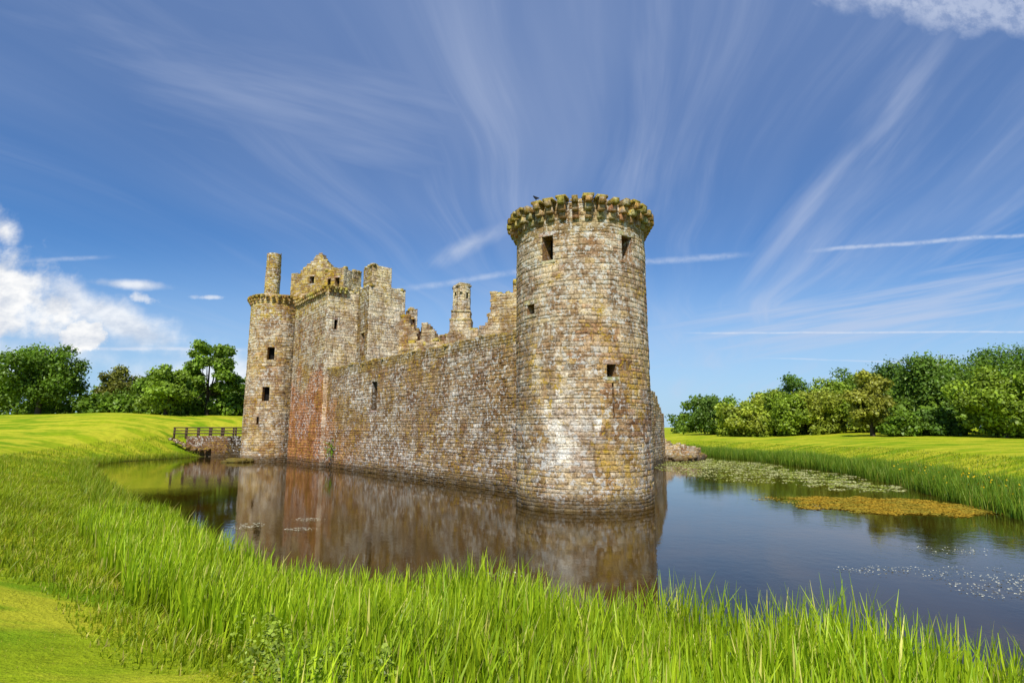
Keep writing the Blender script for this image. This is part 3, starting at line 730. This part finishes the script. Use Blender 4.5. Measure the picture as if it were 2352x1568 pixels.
for i in range(300):
    x=g.uniform(-4.4,.4); y=g.uniform(4.6,7.6)
    if g.random()>np.interp(x,[-4.4,-2.5,-.5],[1,.8,.12]): continue
    dd=sdf(np.array([x]),np.array([y])); 
    if dd[0]>dl(x,y)-.2: continue
    z=float(terr(x,y)); h=g.uniform(.4,.75); k=int(h*95)
    zz=g.uniform(.15,1,k); a=g.uniform(0,6.28,k); rr=g.uniform(.02,.13,k)*(1.25-zz*.8)
    cs.append(np.stack([x+np.cos(a)*rr,y+np.sin(a)*rr,z+zz*h],1)); nm.append(np.stack([np.cos(a)*.5,np.sin(a)*.5,np.full(k,.8)],1)+g.normal(size=(k,3))*.3)
    tt.append(np.tile(np.array([.24,.33,.035])*g.uniform(.6,1.25),(k,1))*g.uniform(.8,1.3,(k,1)))
C=np.concatenate(cs);Nm=np.concatenate(nm);Nm/=np.linalg.norm(Nm,axis=1)[:,None]
V,F,T=leaves(C,Nm,.025,np.concatenate(tt),g)
me=mesh_np('nettles',V,F,[LEAF],T); o=bpy.data.objects.new('nettles',me); link(o); o['kind']='stuff'; o['label']='broad-leaved nettles and weeds among the reeds'; o['category']='plants'
C=np.array([pcw(33.2,1.9,.12)])+g.normal(size=(160,3))*np.array([.35,.25,.4]); Nm=np.tile(np.array([-.78,-.63,.4]),(160,1))+g.normal(size=(160,3))*.4; Nm/=np.linalg.norm(Nm,axis=1)[:,None]
V,F,T=leaves(C,Nm,.11,np.tile(np.array([.16,.28,.02]),(160,1)),g)
o=bpy.data.objects.new('wall_shrub',mesh_np('wall_shrub',V-C[0],F,[LEAF],T)); link(o,None,tuple(C[0])); o['label']='small green shrub sprouting from the curtain wall'; o['category']='plant'
def floats(name,centers,size,tint,label,seed,up=.02,cat='water plants',tilt=.05,tint2=None):
    g=np.random.default_rng(seed); C=centers.copy(); C[:,2]=up+g.uniform(0,.02,len(C))
    Nm=np.tile(np.array([0,0,1.]),(len(C),1))+g.normal(size=(len(C),3))*tilt; Nm/=np.linalg.norm(Nm,axis=1)[:,None]
    T=np.tile(np.array(tint),(len(C),1))*g.uniform(.7,1.25,(len(C),1))
    if tint2 is not None:
        k=np.sin(C[:,0]*2.1+np.sin(C[:,1]*1.7)*2)*np.sin(C[:,1]*2.7)+g.normal(size=len(C))*.4>.1; T[k]=np.array(tint2)
    V,F,T=leaves(C,Nm,size,T,g); V[:,2]=np.maximum(V[:,2],.006)
    o=bpy.data.objects.new(name,mesh_np(name,V,F,[PETAL],T)); link(o); o['kind']='stuff'; o['label']=label; o['category']=cat
def patch(n,cx,cy,rx,ry,g,k=.9,p=.5,ang=0,thr=0.,s=1.,edge=.9):
    a=g.uniform(0,6.28,n); r_=g.uniform(0,1,n)**p; x=np.cos(a)*r_*rx; y=np.sin(a)*r_*ry
    X=cx+x*math.cos(ang)-y*math.sin(ang); Y=cy+x*math.sin(ang)+y*math.cos(ang)
    w=np.sin(X*1.7*s+np.sin(Y*2.1*s))*np.sin(Y*1.9*s+np.sin(X*1.3*s)*2)+g.normal(size=n)*.35
    q=w>thr-edge*(1-r_)
    return np.stack([X,Y,np.zeros(n)],1)[q]
floats('algae_mat',np.concatenate([patch(30000,19.3,31,5.0,4.2,g,thr=.75,edge=3.6,ang=-.25,s=.8),patch(4000,21.8,29.6,2.6,2.2,g,thr=.7,edge=2.2,s=1.2),patch(1500,16.5,33.5,3,2,g,thr=.8,edge=1.2,s=1.4)]),.06,(.42,.28,.03),'yellow-brown floating weed mat on the moat',1,tint2=(.33,.27,.035))
sc=np.concatenate([patch(5000,23.5,42,3.6,5,g,thr=.5),patch(7000,25,52,4.5,8,g,thr=.4),patch(9000,23.5,66,6.0,9,g,thr=.35),patch(8000,21.5,79,5.5,7,g,thr=.3),patch(6000,18.5,56,4,13,g,thr=.5,s=1.5)])
floats('water_crowfoot',sc,.085,(.50,.52,.24),'pale flowering water weed drifting along the bank',2,tint2=(.32,.38,.07))
wf=np.concatenate([patch(1000,13.2,15.4,2.3,2.0,g,thr=.35,s=1.6),patch(240,10.6,17,1.4,.6,g,thr=.2,s=2),patch(200,14.6,19.6,1.5,.8,g,thr=.3,s=2),patch(200,-9.1,26,.85,.5,g,thr=-.3),patch(160,-8.4,23.6,.7,.35,g,thr=-.3),patch(220,-10.9,24.4,.6,.8,g,thr=-.3),patch(60,-2.2,15.0,.8,.3,g,thr=0),patch(60,-.2,16.5,.6,.3,g,thr=.1),patch(60,-19,30,1.0,.4,g,thr=0)])
floats('water_flowers',wf,.025,(.62,.63,.48),'small white water flowers floating on the moat',3,.03,'flowers',.15)
P,d=scatter(1500,22,34,20,44,lambda x,y,d,g:(d>-.5)&(d<1.6),g)
P[:,2]+=g.uniform(.9,1.35,len(P)); P=P[:150]
Nm=g.normal(size=P.shape); Nm/=np.linalg.norm(Nm,axis=1)[:,None]; V,F,T=leaves(P,Nm,.06,np.tile(np.array([.7,.5,.02]),(len(P),1)),g)
o=bpy.data.objects.new('yellow_irises',mesh_np('yellow_irises',V,F,[PETAL],T)); link(o); o['kind']='stuff'; o['label']='yellow iris flowers among the far reeds'; o['category']='flowers'
# ------------------------------------------------------------------ world
sd=Vector((-.16,-.987,0)).normalized(); el=rad(50); sv=Vector((sd.x*math.cos(el),sd.y*math.cos(el),math.sin(el)))
w=bpy.data.worlds.new('World'); scene.world=w; w.use_nodes=True; t=NT(w.node_tree); t.n.clear()
out=t.new('ShaderNodeOutputWorld'); bg=t.new('ShaderNodeBackground'); STR=.1; bg.inputs[1].default_value=STR
sky=t.new('ShaderNodeTexSky',sky_type='NISHITA'); sky.sun_disc=False; sky.sun_elevation=el; sky.sun_rotation=math.atan2(sv.x,sv.y); sky.air_density=1.0; sky.dust_density=.6; sky.ozone_density=2.0
tc=t.new('ShaderNodeTexCoord'); D=tc.outputs['Generated']; dx,dy,dz=t.sep(D)
front=t.ramp(dy,.02,.15)
yy=t.M('MAXIMUM',dy,.05); Aq=t.M('DIVIDE',dx,yy); Eq=t.M('DIVIDE',dz,yy)
zz=t.M('ADD',t.M('MAXIMUM',dz,0),.09); px=t.M('DIVIDE',dx,zz); py=t.M('DIVIDE',dy,zz)
al=t.M('ADD',t.M('MULTIPLY',px,.26),t.M('MULTIPLY',py,.966)); ac=t.M('SUBTRACT',t.M('MULTIPLY',px,.966),t.M('MULTIPLY',py,.26))
wp=t.noise(t.comb(px,py,0),.35,2,.5); wpo=t.M('MULTIPLY',t.M('SUBTRACT',wp,.5),1.3)
acw=t.M('ADD',ac,wpo)
s1=t.noise(t.comb(t.M('MULTIPLY',acw,1.6),t.M('MULTIPLY',al,.20),0),1.0,5,.56,.2)
s2=t.noise(t.comb(t.M('MULTIPLY',acw,5.5),t.M('MULTIPLY',al,.50),4),1.0,5,.6,.3)
lo=t.noise(t.comb(t.M('MULTIPLY',px,.65),t.M('MULTIPLY',py,.65),7),1.0,2,.5)
dens=t.M('MULTIPLY',t.ramp(lo,.32,.62,.22,1),t.ramp(ac,-1.4,0,.35,1))
streak=t.M('MULTIPLY',t.M('ADD',t.M('MULTIPLY',t.ramp(s1,.35,.80),.55),t.M('MULTIPLY',t.ramp(s2,.43,.78),.48)),dens)
AE=t.comb(Aq,Eq,0)
nA=t.noise(AE,9,5,.6); nB=t.noise(AE,30,4,.65)
def blob(a,e,ra,re,rot,nz,amp,lo_=0.,hi_=.5):
    c_,s_=math.cos(rot),math.sin(rot)
    u=t.M('SUBTRACT',Aq,a); v=t.M('SUBTRACT',Eq,e)
    x=t.M('DIVIDE',t.M('ADD',t.M('MULTIPLY',u,c_),t.M('MULTIPLY',v,s_)),ra); y=t.M('DIVIDE',t.M('SUBTRACT',t.M('MULTIPLY',v,c_),t.M('MULTIPLY',u,s_)),re)
    r_=t.M('SQRT',t.M('ADD',t.M('MULTIPLY',x,x),t.M('MULTIPLY',y,y)))
    f=t.M('ADD',t.M('SUBTRACT',1,r_),t.M('MULTIPLY',t.M('SUBTRACT',nz,.5),amp))
    return t.ramp(f,lo_,hi_)
def add(*a):
    r_=a[0]
    for x in a[1:]: r_=t.M('MAXIMUM',r_,x)
    return r_
def fib(rot,s=1.0,st=14):
    c_,s_=math.cos(rot),math.sin(rot)
    x=t.M('ADD',t.M('MULTIPLY',Aq,c_*s),t.M('MULTIPLY',Eq,s_*s)); y=t.M('SUBTRACT',t.M('MULTIPLY',Eq,c_*st*s),t.M('MULTIPLY',Aq,s_*st*s))
    return t.noise(t.comb(x,y,0),2.2,4,.6,.2)
f1=fib(.17,1.0,20); f2=fib(.85,1.0,8); f3=fib(-.28,.8,7)
fan=t.M('MULTIPLY',blob(.68,.215,.62,.09,.17,f1,1.0,0,.9),t.ramp(f1,.32,.66,.15,1))
swp=t.M('MULTIPLY',blob(.54,.39,.34,.05,.88,f2,1.0,0,1.3),t.ramp(f2,.28,.66,.35,1))
swp2=t.M('MULTIPLY',blob(.72,.58,.42,.09,1.0,f2,1.1,0,1.5),t.ramp(f2,.3,.7,.35,1))
lft=t.M('MULTIPLY',blob(-.45,.62,.9,.22,-.30,f3,1.0,0,1.5),t.ramp(f3,.3,.7,.5,1))
top=t.M('MULTIPLY',blob(.88,.83,.50,.09,-.2,nA,1.2,0,.6),t.ramp(nB,.32,.6,.4,.9))
cum=add(blob(-.95,.25,.25,.10,-.3,nA,2.4,0,.65),blob(-.765,.163,.06,.034,.1,nB,1.6,0,.4),t.M('MULTIPLY',blob(-.72,.2,.26,.045,-.45,nA,1.8,0,.8),.8),
  t.M('MULTIPLY',blob(-.69,.257,.10,.013,-.06,nA,1.8,0,.9),.75),t.M('MULTIPLY',blob(-.67,.232,.035,.012,-.2,nB,2.4,0,.9),.7),blob(-.93,.36,.05,.035,-.9,nA,3.0,0,1.1),t.M('MULTIPLY',blob(-.545,.233,.035,.006,0,nB,1.8,0,.8),.6),
  t.M('MULTIPLY',blob(-.52,.06,.26,.10,0,nA,1.2,0,.9),.85),t.M('MULTIPLY',blob(-.95,.12,.3,.06,0,nA,1.6,0,.9),.6),t.M('MULTIPLY',blob(-.08,.33,.13,.026,.45,f2,1.4,0,1.2),.35))
def line(m,c,w_,a0_,a1_,kink=0,nz=None,amt=1):
    e=t.M('SUBTRACT',Eq,t.M('ADD',t.M('MULTIPLY',Aq,m),c))
    if kink: e=t.M('SUBTRACT',e,t.M('MULTIPLY',t.M('MINIMUM',Aq,0),kink))
    e=t.M('ABSOLUTE',t.M('ADD',e,t.M('MULTIPLY',t.M('SUBTRACT',nA,.5),w_*1.8)))
    f=t.ramp(e,0,w_,1,0); f=t.M('MULTIPLY',f,t.M('MULTIPLY',t.ramp(Aq,a0_-.03,a0_+.06),t.ramp(Aq,a1_-.05,a1_+.03,1,0)))
    return t.M('MULTIPLY',t.M('MULTIPLY',f,t.ramp(nB,.3,.6,.35,1)),amt)
con=add(line(.079,.279,.009,-.2,.42,.08,amt=.42),line(.079,.277,.006,.55,2.5,0,amt=.6),line(.004,.1667,.0028,.32,2.5,amt=.75),line(-.032,.138,.0022,.45,.8,amt=.5),line(-.01,.133,.005,-.85,-.47,amt=.7),line(.05,.345,.006,-.88,-.74,amt=.4))
veil=t.M('MULTIPLY',t.M('MULTIPLY',t.ramp(dz,.18,.62),t.ramp(ac,-1.6,-.4,.25,.60)),t.ramp(t.M('ABSOLUTE',Aq),.6,1.1,1,.7))
haze=t.ramp(Eq,.0,.36,.70,0)
cir=t.M('MULTIPLY',add(t.M('MULTIPLY',streak,.78),t.M('MULTIPLY',fan,.62),t.M('MULTIPLY',swp,.5),t.M('MULTIPLY',swp2,.42),t.M('MULTIPLY',lft,.40),t.M('MULTIPLY',top,.8)),t.ramp(dz,-.02,.1))
skc=t.mix(1,sky.outputs[0],(.50,.87,1.28),'MULTIPLY')
skc=t.mix(veil,skc,(1.9,2.9,5.5))
skc=t.mix(t.M('MULTIPLY',haze,front),skc,(5.0,6.9,8.9))
skc=t.mix(t.M('MINIMUM',cir,.85),skc,(5.6,6.3,8.0))
skc=t.mix(t.M('MULTIPLY',t.M('MULTIPLY',con,front),.85),skc,(7.2,7.8,9.0))
cs=t.ramp(t.noise(t.comb(Aq,t.M('MULTIPLY',Eq,1.6),2),14,4,.6),.3,.65)
cc=t.mix(cs,(6.4,6.9,7.8),(10.5,10.4,10.2))
skc=t.mix(t.M('MULTIPLY',t.M('MULTIPLY',cum,front),.97),skc,cc)
t.l.new(skc,bg.inputs[0]); t.l.new(bg.outputs[0],out.inputs[0])
sl=bpy.data.lights.new('sun','SUN'); sl.energy=5.0; sl.angle=rad(.5); sl.color=(1,.945,.85)
so=bpy.data.objects.new('sun',sl); COL.objects.link(so); so.rotation_euler=sv.to_track_quat('Z','Y').to_euler(); so.location=(0,0,80)
# ------------------------------------------------------------------ camera
cam=bpy.data.cameras.new('camera'); cam.lens=20; cam.sensor_width=36; cam.clip_end=6000; cam.clip_start=.1
co=bpy.data.objects.new('camera',cam); COL.objects.link(co); co.location=(0,0,4); co.rotation_euler=(rad(98.7),0,0)
scene.camera=co
scene.view_settings.view_transform='Standard'; scene.view_settings.look='None'; scene.view_settings.exposure=0
for o in bpy.data.objects:
    if '_o' in o: del o['_o']
